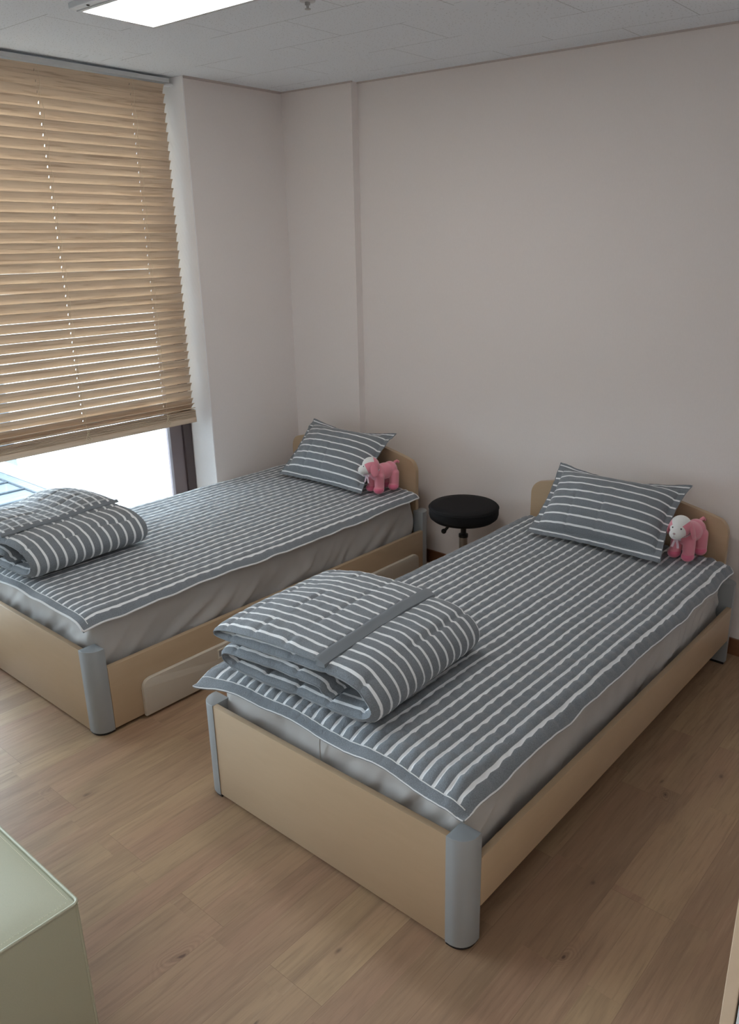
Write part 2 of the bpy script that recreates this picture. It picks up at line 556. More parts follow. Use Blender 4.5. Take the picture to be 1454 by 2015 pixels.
# thin ceiling moulding along the walls
struct(link('trim_3', box(bmesh.new(), XP, XRIGHT, YW - 0.007, YW, HC - 0.007, HC), 'trim'))
struct(link('trim_4', box(bmesh.new(), XW, XP + 0.010, YP - 0.007, YP, HC - 0.007, HC), 'trim'))
struct(link('trim_5', box(bmesh.new(), XW, XW + 0.010, YREV + 0.006, YP - 0.010, HC - 0.010, HC), 'trim'))
# skirting boards
bb = bmesh.new(); box(bb, XP, XRIGHT, YW - 0.012, YW, 0, 0.079, 0.003)
struct(link('baseboard_back', bb, 'baseboard'))
bb = bmesh.new(); box(bb, XW, XP + 0.012, YP - 0.012, YP, 0, 0.079, 0.003)
struct(link('baseboard_corner', bb, 'baseboard'))
bb = bmesh.new(); box(bb, XW, XW + 0.012, -1.35, YP - 0.012, 0, 0.079, 0.003)
struct(link('baseboard_left', bb, 'baseboard'))

# window: dark brown outer frame with lighter sash members and panes
win = empty('window_1', (-3.87, 0.65, 0.148)); struct(win)


def wpart(name, x0, x1, y0, y1, z0, z1, m_, bev=0.003, par=None):
    o_ = link(name, box(bmesh.new(), x0, x1, y0, y1, z0, z1, bev), m_)
    o_.parent = win
    o_.matrix_parent_inverse = Matrix.Translation(-win.location)
    return o_


ZS, ZT = 0.148, HC
wpart('window_jamb', -3.92, -3.845, 2.632, 2.6858, ZS, ZT, 'frame_brown')
wpart('window_jamb', -3.92, -3.845, -1.35, -1.29, ZS, ZT, 'frame_brown')
wpart('window_head', -3.92, -3.845, -1.29, 2.632, ZT - 0.06, ZT, 'frame_brown')
wpart('window_bottom_rail', -3.92, -3.845, -1.29, 2.632, ZS, ZS + 0.045, 'frame_brown')
for ya, yb in ((0.66, 2.632), (-1.29, 0.66)):
    for (a, b_) in ((ya, ya + 0.075), (yb - 0.080, yb)):
        wpart('window_stile', -3.905, -3.860, a, b_, ZS + 0.045, ZT - 0.06, 'frame_sash')
    wpart('window_sash_rail', -3.905, -3.860, ya + 0.075, yb - 0.080, ZT - 0.13, ZT - 0.06, 'frame_sash')
    wpart('window_sash_rail', -3.905, -3.860, ya + 0.075, yb - 0.080, ZS + 0.045, ZS + 0.085, 'frame_sash')
    wpart('window_pane', -3.886, -3.880, ya + 0.07, yb - 0.075, ZS + 0.08, ZT - 0.125, 'glass', 0)

# ------------------------------------------------------------------ outdoors
roof = empty('flat_roof', (-9.0, 1.0, -1.35))
tag(roof, 'pale blue-grey seamed metal roof outside, seen below the blind at lower left of the window', 'roof')


def rpart(name, bm, m_):
    o_ = link(name, bm, m_, roof)
    o_.matrix_parent_inverse = Matrix.Translation(-roof.location)
    return o_


rpart('roof_sheet', box(bmesh.new(), -18, -4.4, -6, 4.37, -1.35, -1.2), 'roof_panel')
for k in range(28):
    x = -10.309 + 0.447 * (k - 15)
    if -18 < x < -4.5:
        bm = bmesh.new(); box(bm, x - 0.022, x + 0.022, -6, 4.355, -1.2, -1.182); rpart('roof_seam', bm, 'roof_seam')
rpart('roof_edge_cap', box(bmesh.new(), -18, -4.4, 4.37, 4.50, -1.35, -1.185, 0.004), 'roof_panel')
bm = bmesh.new(); box(bm, -18, -4.4, 4.345, 4.372, -1.2, -1.184); rpart('roof_joint', bm, 'roof_seam')
bm = bmesh.new(); box(bm, -18, -4.4, 4.498, 4.512, -1.35, -1.184); rpart('roof_joint', bm, 'roof_seam')

bld = empty('neighbour_building', (-12, 6, -1.35))
tag(bld, 'bright white neighbouring building outside behind the metal roof', 'building')


def bpart(name, bm, m_):
    o_ = link(name, bm, m_, bld)
    o_.matrix_parent_inverse = Matrix.Translation(-bld.location)
    return o_


bm = bmesh.new(); box(bm, -10.50, -4.6, 4.60, 8, -6, 1.6); bpart('white_wall', bm, 'stucco')
bm = bmesh.new(); box(bm, -18, -10.50, 4.75, 8, -6, 1.6); bpart('recessed_wall', bm, 'far_glass')
bm = bmesh.new(); box(bm, -18, -10.51, 4.60, 4.75, -1.35, -1.16); bpart('window_ledge', bm, 'stucco')
bm = bmesh.new(); box(bm, -6.81, -6.78, 4.585, 4.60, -6, 1.6); bpart('wall_joint', bm, 'roof_panel')

# ------------------------------------------------------------------ ceiling light, sprinkler
lt = empty('ceiling_light', (-2.247, 1.850, HC))
tag(lt, 'lit white rectangular ceiling light with grey metal frame above the window bed', 'ceiling light', 'ceiling lights')
bm = bmesh.new()
X0, X1, Y0, Y1 = -0.612, 0.612, -0.152, 0.152
fw = 0.014
for a in ((X0, X1, Y0, Y0 + fw), (X0, X1, Y1 - fw, Y1), (X0, X0 + fw, Y0 + fw, Y1 - fw), (X1 - fw, X1, Y0 + fw, Y1 - fw)):
    box(bm, *a, -0.022, 0.0)
link('frame', bm, 'metal_light', lt)
link('diffuser', box(bmesh.new(), X0 + fw, X1 - fw, Y0 + fw, Y1 - fw, -0.018, -0.002), 'lamp', lt)
bm = bmesh.new(); box(bm, X0 - 0.002, X1, Y0 - 0.028, Y0 - 0.001, -0.020, 0.0, 0.003)
link('side_channel', bm, 'metal_light', lt)
for k in range(5):
    link('screw', ell(bmesh.new(), (X0 + 0.10 + k * 0.26, Y0 - 0.015, -0.020), (0.006, 0.006, 0.003), seg=12), 'black_plastic', lt, True)
bm = bmesh.new()
ell(bm, (X0 - 0.012, Y0 + 0.006, -0.008), (0.012, 0.010, 0.008), seg=12)
link('clip', bm, 'chrome', lt, True)

# unseen copy of the light, added behind the camera to brighten the room
lt_fill = empty('ceiling_light', (-0.35, -0.75, HC))
tag(lt_fill, 'added fill light, an unseen copy of the ceiling light behind the camera', 'ceiling light', 'ceiling lights')
for ch in list(lt.children):
    q = ch.copy(); COL.objects.link(q); q.parent = lt_fill

spr = empty('sprinkler', (-2.217, 2.160, HC))
tag(spr, 'small metal sprinkler head on the ceiling right of the light', 'sprinkler')
link('ceiling_plate', lathe(bmesh.new(), [(0, 0), (0.028, 0), (0.026, -0.006), (0.012, -0.008), (0, -0.008)], 24), 'metal_light', spr, True)
link('nozzle', lathe(bmesh.new(), [(0, -0.006), (0.009, -0.006), (0.009, -0.016), (0.005, -0.018), (0.004, -0.026), (0.010, -0.027), (0.010, -0.029), (0, -0.029)], 20), 'chrome', spr, True)

# ------------------------------------------------------------------ timber blind
XB = -3.742
BY0, BY1 = 0.93, 2.636
bl = empty('window_blind', (XB, (BY0 + BY1) / 2, 2.50))
tag(bl, 'pale timber venetian blind lowered over most of the window', 'window blind')


def blpart(name, bm, m_, smooth=False):
    o_ = link(name, bm, m_, bl, smooth)
    o_.matrix_parent_inverse = Matrix.Translation(-bl.location)
    return o_


bm = bmesh.new(); box(bm, XB - 0.030, XB + 0.028, BY0, BY1 + 0.020, 2.498, 2.517, 0.002)
blpart('head_rail', bm, 'metal_light')
bm = bmesh.new(); box(bm, XB - 0.020, XB + 0.020, BY1 + 0.001, BY1 + 0.045, 2.486, 2.497, 0.002)
blpart('rail_bracket', bm, 'white_paint')
CORDS = [2.452, 1.990, 1.528, 1.066]
SW = 0.0475


def slat(bm, zc, ang, seed, w_=SW, crown=0.0035, th=0.0028, holes=True, y0=BY0, y1=BY1):
    ys = [y0]
    cuts = []
    for cy in sorted(CORDS):
        cuts.append((cy - 0.0021, cy + 0.0021))
    k = y0
    while k < y1 - 0.06:
        k += 0.055
        if all(abs(k - cy) > 0.02 for cy in CORDS):
            ys.append(k)
    for a, b_ in cuts:
        ys += [a, b_]
    ys.append(y1)
    ys = sorted(ys)
    ts = [-0.5, -0.30, -0.12, 0.12, 0.30, 0.5]
    ca, sa = math.cos(ang), math.sin(ang)
    grid = []
    for yy in ys:
        bow = 0.0016 * nz(yy * 2.3, seed * 1.7) + 0.0006 * nz(yy * 9, seed * 3.1)
        tw = ang + 0.05 * nz(yy * 1.3, seed * 2.3, 5)
        ca, sa = math.cos(tw), math.sin(tw)
        top, bot = [], []
        for t_ in ts:
            u = t_ * w_
            h = crown * (1 - (2 * t_) ** 2) + bow
            for lst, o_ in ((top, th / 2), (bot, -th / 2)):
                hh_ = h + o_
                # u axis: towards the room and up; h axis: normal
                lst.append(bm.verts.new((XB + u * ca - hh_ * sa, yy, zc + u * sa + hh_ * ca)))
        grid.append((top, bot))
    for i in range(len(ys) - 1):
        mid = (ys[i] + ys[i + 1]) / 2
        hole = holes and any(a < mid < b_ for a, b_ in cuts)
        (t0, b0), (t1, b1_) = grid[i], grid[i + 1]
        for j in range(len(ts) - 1):
            if hole and j == 2:
                bm.faces.new((t0[j], b0[j], b1_[j], t1[j])); bm.faces.new((t0[j + 1], t1[j + 1], b1_[j + 1], b0[j + 1]))
                bm.faces.new((t0[j], t0[j + 1], b0[j + 1], b0[j])); bm.faces.new((t1[j], b1_[j], b1_[j + 1], t1[j + 1]))
                continue
            bm.faces.new((t0[j], t0[j + 1], t1[j + 1], t1[j]))
            bm.faces.new((b0[j], b1_[j], b1_[j + 1], b0[j + 1]))
        bm.faces.new((t0[0], t1[0], b1_[0], b0[0])); bm.faces.new((t0[-1], b0[-1], b1_[-1], t1[-1]))
    for (tt, bt), fl in ((grid[0], 0), (grid[-1], 1)):
        for j in range(len(ts) - 1):
            f = (tt[j], bt[j], bt[j + 1], tt[j + 1])
            bm.faces.new(f[::-1] if fl else f)


bm = bmesh.new()
rs = random.Random(4)
PITCH = 0.0432
zs = 2.470
NSL = 0
while zs > 0.918:
    slat(bm, zs, math.radians(65 + rs.uniform(-2, 2)), NSL)
    zs -= PITCH; NSL += 1
# last slats leaning, then the stacked ones
z_ = zs + 0.004
for k, an in enumerate((60, 40, 18, 8, 5, 4, 3, 3, 3, 3)):
    slat(bm, z_ - (0, .018, .031, .039, .044, .0485, .053, .0575, .062, .066)[k] / .066 * (z_ - 0.8345), math.radians(an), 90 + k, holes=k < 2)
blpart('slats', bm, 'slat', True)
bm = bmesh.new(); box(bm, XB - 0.026, XB + 0.026, BY0, BY1, 0.806, 0.836, 0.003)
blpart('bottom_rail', bm, 'slat', True)
for cy in CORDS:
    bm = bmesh.new()
    xf = XB + 0.026
    for dx_, s0 in ((0.027, 1), (-0.027, -1)):
        pts = []
        for i in range(120):
            z = 2.49 - i * (2.49 - 0.86) / 119
            pts.append((XB + dx_, cy + 0.004 * math.sin(z * 47) * (1 if s0 > 0 else 0.4), z))
        tube(bm, pts, 0.0009, 5)
    tube(bm, [(XB, cy, 2.49), (XB, cy, 0.82)], 0.0010, 5)
    # loose loops gathered on the stacked slats
    for q in range(4):
        pts = []
        for i in range(16):
            a = i / 15 * PI
            pts.append((XB + 0.029 + 0.004 * math.sin(a), cy + 0.010 * math.sin(a * 2 + q) + 0.004 * (q - 1.5), 0.875 - 0.058 * i / 15 - 0.004 * math.sin(a * 3 + q)))
        tube(bm, pts, 0.0011, 5)
    blpart('ladder_cord', bm, 'cord', True)

# ------------------------------------------------------------------ beds
BW, BL, PW, HP, HR, HPH = 1.07, 2.0, 0.065, 0.352, 0.2736, 0.375


def post_outline(sx, sy, r=0.048, w_=PW, d=0.066):
    """quarter-round post: corner at (0,0) is the inner back one; rounded at the outer one (sx, sy)"""
    pts = [(0, 0), (w_ * sx, 0)]
    cx, cy = (w_ - r) * sx, (d - r) * sy
    for i in range(9):
        a = i / 8 * PI / 2
        pts.append((cx + r * math.cos(a) * sx, cy + r * math.sin(a) * sy))
    pts.append((0, d * sy))
    if sx * sy < 0: pts = pts[::-1]
    return pts


def make_bed(name, xr, y0, rail_z0, drawers, label, group):
    """xr: right outer side, y0: foot panel face"""
    t_ = empty(name, (xr - BW / 2, y0 + BL / 2, 0))
    tag(t_, label, 'bed', group)
    cx, cy = BW / 2, BL / 2

    def pt(n_, bm_, m_, smooth=False, par=None, mats=None):
        o_ = link(n_, bm_, m_, par or t_, smooth, mats=mats)
        return o_
    # footboard
    bm_ = bmesh.new(); box(bm_, -cx + PW - 0.002, cx - PW + 0.002, -cy + 0.002, -cy + 0.022, 0.012, HP, 0.0025)
    pt('footboard', bm_, 'maple', True)
    # four corner posts, each with a dark foot pad
    for sx in (-1, 1):
        for (sy, h) in ((-1, HP + 0.001), (1, HPH)):
            bm_ = bmesh.new()
            o = post_outline(sx, sy)
            px = sx * (cx - PW); py = sy * (cy - 0.066)
            prism(bm_, [(px + a, py + b_) for a, b_ in o], 0.010, h, 'Z', 0.0015)
            po_ = pt('corner_post', bm_, 'post', True)
            bm_ = bmesh.new()
            prism(bm_, [(px + a * 0.94, py + b_ * 0.94) for a, b_ in o], 0.0, 0.010, 'Z')
            q_ = link('foot_pad', bm_, 'black_plastic', po_)
    # side rails
    for sx in (-1, 1):
        xo = sx * (cx + 0.001)
        xi = sx * (cx - 0.021)
        bm_ = bmesh.new()
        box(bm_, min(xo, xi), max(xo, xi), -cy + 0.067, cy - 0.066, rail_z0, HR, 0.002)
        pt('side_rail', bm_, 'maple', True)
    # headboard with rounded shoulders and shallow arch
    hw = 0.478
    pts = [(-hw, 0.10), (hw, 0.10), (hw, 0.585)]
    r = 0.075
    ctrl = []
    for i in range(1, 13):
        a = i / 12 * math.radians(62)
        ctrl.append((hw - r + r * math.cos(a), 0.585 + r * math.sin(a)))
    x1, z1 = ctrl[-1]
    for i in range(1, 12):
        f = i / 12
        x = x1 * (1 - f)
        ctrl.append((x, z1 + (0.716 - z1) * math.sin(f * PI / 2) ** 1.0))
    pts += ctrl + [(0, 0.716)] + [(-a, b_) for a, b_ in ctrl[::-1]] + [(-hw, 0.585)]
    bm_ = bmesh.new(); prism(bm_, pts, cy - 0.055, cy - 0.031, 'Y', 0.003)
    pt('headboard', bm_, 'maple', True)
    # bearer board under the mattress
    bm_ = bmesh.new(); box(bm_, -cx + 0.022, cx - 0.022, -cy + 0.023, cy - 0.068, 0.16, 0.185)
    pt('base_board', bm_, 'maple')
    if drawers:
        for (a, b_, hy) in ((1.436, 2.272, 1.858), (2.285, 3.121, 2.705)):
            ya, yb = a - (y0 + cy), b_ - (y0 + cy)
            rr_ = 0.035
            o = [(ya, 0.012), (yb, 0.012)]
            # rounded outer upper corner of each front
            if a < 2:
                o += [(yb, 0.166)]
                o += [(ya + rr_ - rr_ * math.sin(i / 8 * PI / 2), 0.166 - rr_ + rr_ * math.cos(i / 8 * PI / 2)) for i in range(9)]
            else:
                o += [(yb - rr_ + rr_ * math.cos(i / 8 * PI / 2), 0.166 - rr_ + rr_ * math.sin(i / 8 * PI / 2)) for i in range(9)]
                o += [(ya, 0.166)]
            bm_ = bmesh.new(); prism(bm_, o, cx + 0.002, cx + 0.020, 'X', 0.002)
            d_ = pt('drawer', bm_, 'drawer', True)
            hy_ = hy - (y0 + cy)
            bm_ = bmesh.new()
            for (p0, p1, q0, q1) in ((hy_ - 0.072, hy_ + 0.072, 0.146, 0.151), (hy_ - 0.072, hy_ + 0.072, 0.112, 0.117), (hy_ - 0.072, hy_ - 0.067, 0.117, 0.146), (hy_ + 0.067, hy_ + 0.072, 0.117, 0.146)):
                box(bm_, cx + 0.0195, cx + 0.0235, p0, p1, q0, q1)
            link('handle_frame', bm_, 'drawer_edge', d_)
            bm_ = bmesh.new(); box(bm_, cx + 0.0195, cx + 0.0207, hy_ - 0.067, hy_ + 0.067, 0.117, 0.146)
            link('handle_recess', bm_, 'post', d_)
    return t_


XR, YR, XL, YL = -0.9204, 1.3226, -2.5444, 1.2459
bed_group = 'matching single beds'
make_bed('single_bed', XR, YR, 0.118, False, 'maple laminate bed frame with grey corner posts, nearer the camera at right', bed_group)
make_bed('single_bed', XL, YL, 0.014, True, 'maple laminate bed frame with cream drawers, beside the window at left', bed_group)


def make_mattress(xr, y0, label, seed, top=0.472):
    """soft fitted sheet over a mattress: rounded slab with drawn folds in the sides"""
    x0, x1 = xr - BW + 0.030, xr - 0.040
    ya, yb = y0 + 0.048, y0 + BL - 0.068
    z0, z1 = 0.186, top
    cxm, cym = (x0 + x1) / 2, (ya + yb) / 2
    bm_ = bmesh.new()
    N = 0
    # perimeter ring samples with rounded corners
    rc = 0.05
    per = []
    step = 0.012

    def arc(cx_, cy_, a0):
        return [(cx_ + rc * math.cos(a0 + i / 6 * PI / 2), cy_ + rc * math.sin(a0 + i / 6 * PI / 2)) for i in range(7)]
    corners = [((x1 - rc, ya + rc), -PI / 2), ((x1 - rc, yb - rc), 0), ((x0 + rc, yb - rc), PI / 2), ((x0 + rc, ya + rc), PI)]
    arcs = [arc(c_[0], c_[1], a) for c_, a in corners]
    for k in range(4):
        per += arcs[k]
        p_, q_ = arcs[k][-1], arcs[(k + 1) % 4][0]
        L_ = math.hypot(q_[0] - p_[0], q_[1] - p_[1]); n_ = int(L_ / step)
        per += [(p_[0] + (q_[0] - p_[0]) * i / n_, p_[1] + (q_[1] - p_[1]) * i / n_) for i in range(1, n_)]
    # vertical profile: (inset, z)
    prof = [(0.030, z0), (0.012, z0 + 0.01)]
    H = z1 - z0
    for i in range(1, 15):
        prof.append((0.004 - 0.006 * math.sin(i / 15 * PI), z0 + 0.01 + (H - 0.045) * i / 15))
    for i in range(0, 7):
        a = i / 6 * PI / 2
        prof.append((0.035 * (1 - math.cos(a)) + 0.002, z1 - 0.035 + 0.035 * math.sin(a)))
    rings = []
    for ins, z in prof:
        ring = []
        for (x, y) in per:
            dx_, dy_ = x - cxm, y - cym
            # outward normal approx
            ex, ey = abs(dx_) - (x1 - x0) / 2 + rc, abs(dy_) - (yb - ya) / 2 + rc
            if ex > 0 and ey > 0:
                nx_, ny_ = ex / rc * math.copysign(1, dx_), ey / rc * math.copysign(1, dy_)
            elif ex > 0: nx_, ny_ = math.copysign(1, dx_), 0
            else: nx_, ny_ = 0, math.copysign(1, dy_)
            f = (z1 - z) / H            # 0 top .. 1 bottom
            s_along = y if abs(nx_) > abs(ny_) else x
            # slanted drawn folds fanning down
            d1 = nz(s_along * 5.0 + f * 1.5, f * 1.2, seed) * 0.016 * smooth01(f * 1.6)
            ph = s_along * 8.5 + f * 3.4 + 1.5 * nz(s_along * 2.2, f, seed + 3)
            d2 = (abs(nz(ph, 0.3 * f, seed + 1)) ** 0.7) * 0.030 * smooth01(f * 1.8) * (0.3 + 1.3 * abs(nz(s_along * 1.3, 7, seed)))
            d4 = 0.010 * (1 - min(1, abs(nz(ph * 0.9 + 4, f * 0.8, seed + 9)) * 4.5)) ** 1.5 * smooth01(f * 1.7)
            d3 = 0.004 * nz(x * 22, y * 22, z * 12)
            off = d1 + d2 + d4 - 0.015 + d3 * smooth01(f * 4) - ins
            zz_ = z
            ring.append(bm_.verts.new((x + nx_ * off, y + ny_ * off, zz_)))
        rings.append(ring)
    n_ = len(per)
    for a, b_ in zip(rings, rings[1:]):
        for i in range(n_):
            bm_.faces.new((a[i], a[(i + 1) % n_], b_[(i + 1) % n_], b_[i]))
    bm_.faces.new(rings[-1]); bm_.faces.new(rings[0][::-1])
    o_ = link('mattress', bm_, 'sheet', None, True, 70)
    tag(o_, label, 'mattress', 'mattresses on the two beds')
    if seed == 1:
        sb = bmesh.new()
        tube(sb, [(cxm - 0.015, ya - 0.006, z0 + 0.05), (cxm - 0.016, ya - 0.006, z1 - 0.09), (cxm - 0.015, ya + 0.001, z1 - 0.02)], 0.0022, 6)
        link('sheet_seam', sb, 'sheet', o_, True)
    return o_


make_mattress(XR, YR, 'mattress in a pale grey fitted sheet on the right, nearer bed', 1)
make_mattress(XL, YL, 'mattress in a beige-grey fitted sheet on the bed beside the window', 5)


# quilted pad with puffed bands and piping
def make_quilt(x0, x1, y0, y1, seed, label, cx, cyl, foot_tip, pipe_r, crown=0.012, pitch=0.040, hp=0.0105):
    """x0..x1 across, y0..y1 along; cx: mattress centre"""
    root = empty('quilted_pad', ((x0 + x1) / 2, (y0 + y1) / 2, 0.475))
    tag(root, label, 'quilt', 'quilted pads on the two beds')
    off = root.location
    W_, L_ = x1 - x0, y1 - y0
    ns = int(W_ / pitch)
    nx_ = ns * 9
    ny_ = int(L_ / 0.0055)
    hwm = BW / 2 - 0.035 - 0.03
    mx0, mx1 = cx - hwm, cx + hwm
    my0 = cyl + 0.048 + 0.03
    my1 = cyl + BL - 0.068 - 0.03
    band = 0.026

    def P(u, v, puff=True, lift=0.0):
        a = u * W_; b_ = v * L_
        # edge waves in plan
        wr = 0.010 * nz(b_ * 2.6, 1, seed) + 0.005 * nz(b_ * 7, 2, seed)
        wl = 0.010 * nz(b_ * 2.6, 9, seed) + 0.005 * nz(b_ * 7, 8, seed)
        wf = 0.012 * nz(a * 4, 5, seed)
        x = x0 + a + wr * u ** 6 + wl * (1 - u) ** 6
        y = y0 + b_ + wf * (1 - v) ** 12
        if foot_tip:
            q = max(0, 1 - a / 0.18) * max(0, 1 - b_ / 0.22)
            x -= 0.03 * q * q; y -= 0.03 * q * q
        # the printed lines bow between stitches
        k3 = math.floor((a - W_) / pitch + 0.4)
        p3 = 0.056 + 0.008 * nz(k3 * 3.1, 7.7, seed)
        x += 0.0026 * abs(math.sin(PI * (b_ / p3 + nz(k3 * 5.3, 2.2, seed) * 6 + 0.18 * nz(b_ * 14, k3 * 2.0, seed)))) * (1 if 0.03 < a < W_ - 0.03 else 0)
        x += 0.0022 * nz(b_ * 9, a * 11, seed + 4)
        ex = max(0, mx0 - x, x - mx1); ey = max(0, my0 - y, y - my1) * 0.6
        e = math.hypot(ex, ey)
        rx = (x - (mx0 + mx1) / 2) / hwm
        z = 0.481 + crown * (1 - min(1, abs(rx)) ** 2.2)
        z -= min(1.0, e / 0.07) ** 1.6 * 0.040
        ew = smooth01(e / 0.05)
        z += ew * (0.013 * nz(y * 4.5 + 3, x * 4.5, seed) + 0.006 * nz(y * 11, x * 9, seed + 2))
        z += 0.004 * nz(x * 3, y * 3, seed + 7) + 0.002 * nz(x * 9, y * 9, seed + 7)
        if puff:
            cell = (a - W_) / pitch + 0.4
            k = math.floor(cell)
            f = cell - k                       # white line sits mid cell at 0.5
            lobe = abs(math.sin(PI * (f - 0.5)))
            # white line recess, grey band puffed, scalloped lengthwise
            kk = math.floor(cell + 0.5)
            ph = nz(kk * 5.3, 2.2, seed) * 6
            per_ = 0.056 + 0.008 * nz(kk * 3.1, 7.7, seed)
            sc = abs(math.sin(PI * (b_ / per_ + ph + 0.18 * nz(b_ * 14, kk * 2.0, seed))))
            h = hp * (0.12 + 0.88 * lobe ** 0.6) * (0.30 + 0.70 * sc ** 0.6)
            h += 0.0014 * nz(a * 60, b_ * 45, seed)
            h *= 0.12 + 0.88 * smooth01((b_ - 0.018) / 0.035)
            h *= 0.35 + 0.65 * smooth01(min(a, W_ - a) / 0.02)
            z += h
        return Vector((x, y, z + lift)) - off
    bm_ = bmesh.new()
    uvl = bm_.loops.layers.uv.new('UVMap')
    us = [i / nx_ for i in range(nx_ + 1)]; vs_ = [j / ny_ for j in range(ny_ + 1)]
    V = [[bm_.verts.new(P(u, v)) for v in vs_] for u in us]
    for i in range(nx_):
        for j in range(ny_):
            f = bm_.faces.new((V[i][j], V[i + 1][j], V[i + 1][j + 1], V[i][j + 1]))
            # grey border, striped field
            a_ = (us[i] + us[i + 1]) / 2 * W_; b2 = (vs_[j] + vs_[j + 1]) / 2 * L_
            f.material_index = 1 if (b2 < band or a_ < 0.016) else 0
            for lp, (ii, jj) in zip(f.loops, ((i, j), (i + 1, j), (i + 1, j + 1), (i, j + 1))):
                lp[uvl].uv = (vs_[jj] * L_, (us[ii] - 1) * W_)
    # underside skirt
    border = [(u, 0) for u in us] + [(1, v) for v in vs_[1:]] + [(u, 1) for u in us[::-1][1:]] + [(0, v) for v in vs_[::-1][1:-1]]
    top = [V[i][0] for i in range(nx_ + 1)] + [V[nx_][j] for j in range(1, ny_ + 1)] + [V[i][ny_] for i in range(nx_ - 1, -1, -1)] + [V[0][j] for j in range(ny_ - 1, 0, -1)]
    low = [bm_.verts.new(v.co + Vector((0, 0, -0.007))) for v in top]
    n_ = len(top)
    for i in range(n_):
        f = bm_.faces.new((top[i], low[i], low[(i + 1) % n_], top[(i + 1) % n_])); f.material_index = 1
    cov = link('quilt_cover', bm_, 'quilt', root, True, 80, mats=['quilt', 'heather'])
    # piping around the outer edge, thin line inside the border at foot and side
    bm_ = bmesh.new()
    pts = [P(u, v, True, -0.002) for (u, v) in border[::2]]
    tube(bm_, pts, pipe_r, 6, True)
    link('edge_piping', bm_, 'piping', root, True)
    bm_ = bmesh.new()
    # flat white line between border and stripes
    ln_ = []
    for i in range(0, nx_ + 1, 2):
        ln_.append((us[i], band / L_))
    pu = 1 - 0.5 * band / W_
    for j in range(int(band / L_ * ny_), ny_, 3):
        pass
    pts = [P(min(u, pu), v, True, 0.0010) for (u, v) in ln_ if u <= pu + 0.005]
    tube(bm_, pts, 0.0016, 5)
    link('border_line', bm_, 'piping', root, True)
    return root


make_quilt(-1.925, -0.922, 1.310, 3.215, 1, 'grey and white striped quilted pad spread over the right, nearer bed', XR - BW / 2, YR, True, 0.0022, 0.016)
make_quilt(-3.575, -2.555, 1.250, 3.165, 6, 'grey and white striped quilted pad spread over the bed beside the window', XL - BW / 2, YL, False, 0.0042, 0.012, hp=0.0055)


# ------------------------------------------------------------------ folded duvets
def resample(pts, step):
    out = [pts[0]]
    acc = 0
    for a, b_ in zip(pts, pts[1:]):
        d = math.dist(a, b_)
        if d < 1e-9: continue
        t_ = step - acc
        while t_ <= d:
            out.append(tuple(a[k] + (b_[k] - a[k]) * t_ / d for k in range(len(a))))
            t_ += step
        acc = (acc + d) % step
    return out


def catmull(P_, n=14):
    out = []
    for i in range(len(P_) - 1):
        p0 = P_[max(i - 1, 0)]; p1 = P_[i]; p2 = P_[i + 1]; p3 = P_[min(i + 2, len(P_) - 1)]
        for k in range(n):
            t_ = k / n
            out.append(tuple(0.5 * (2 * p1[d] + (p2[d] - p0[d]) * t_ + (2 * p0[d] - 5 * p1[d] + 4 * p2[d] - p3[d]) * t_ ** 2 + (3 * p1[d] - p0[d] - 3 * p2[d] + p3[d]) * t_ ** 3) for d in range(len(p1))))
    out.append(P_[-1])
    return out


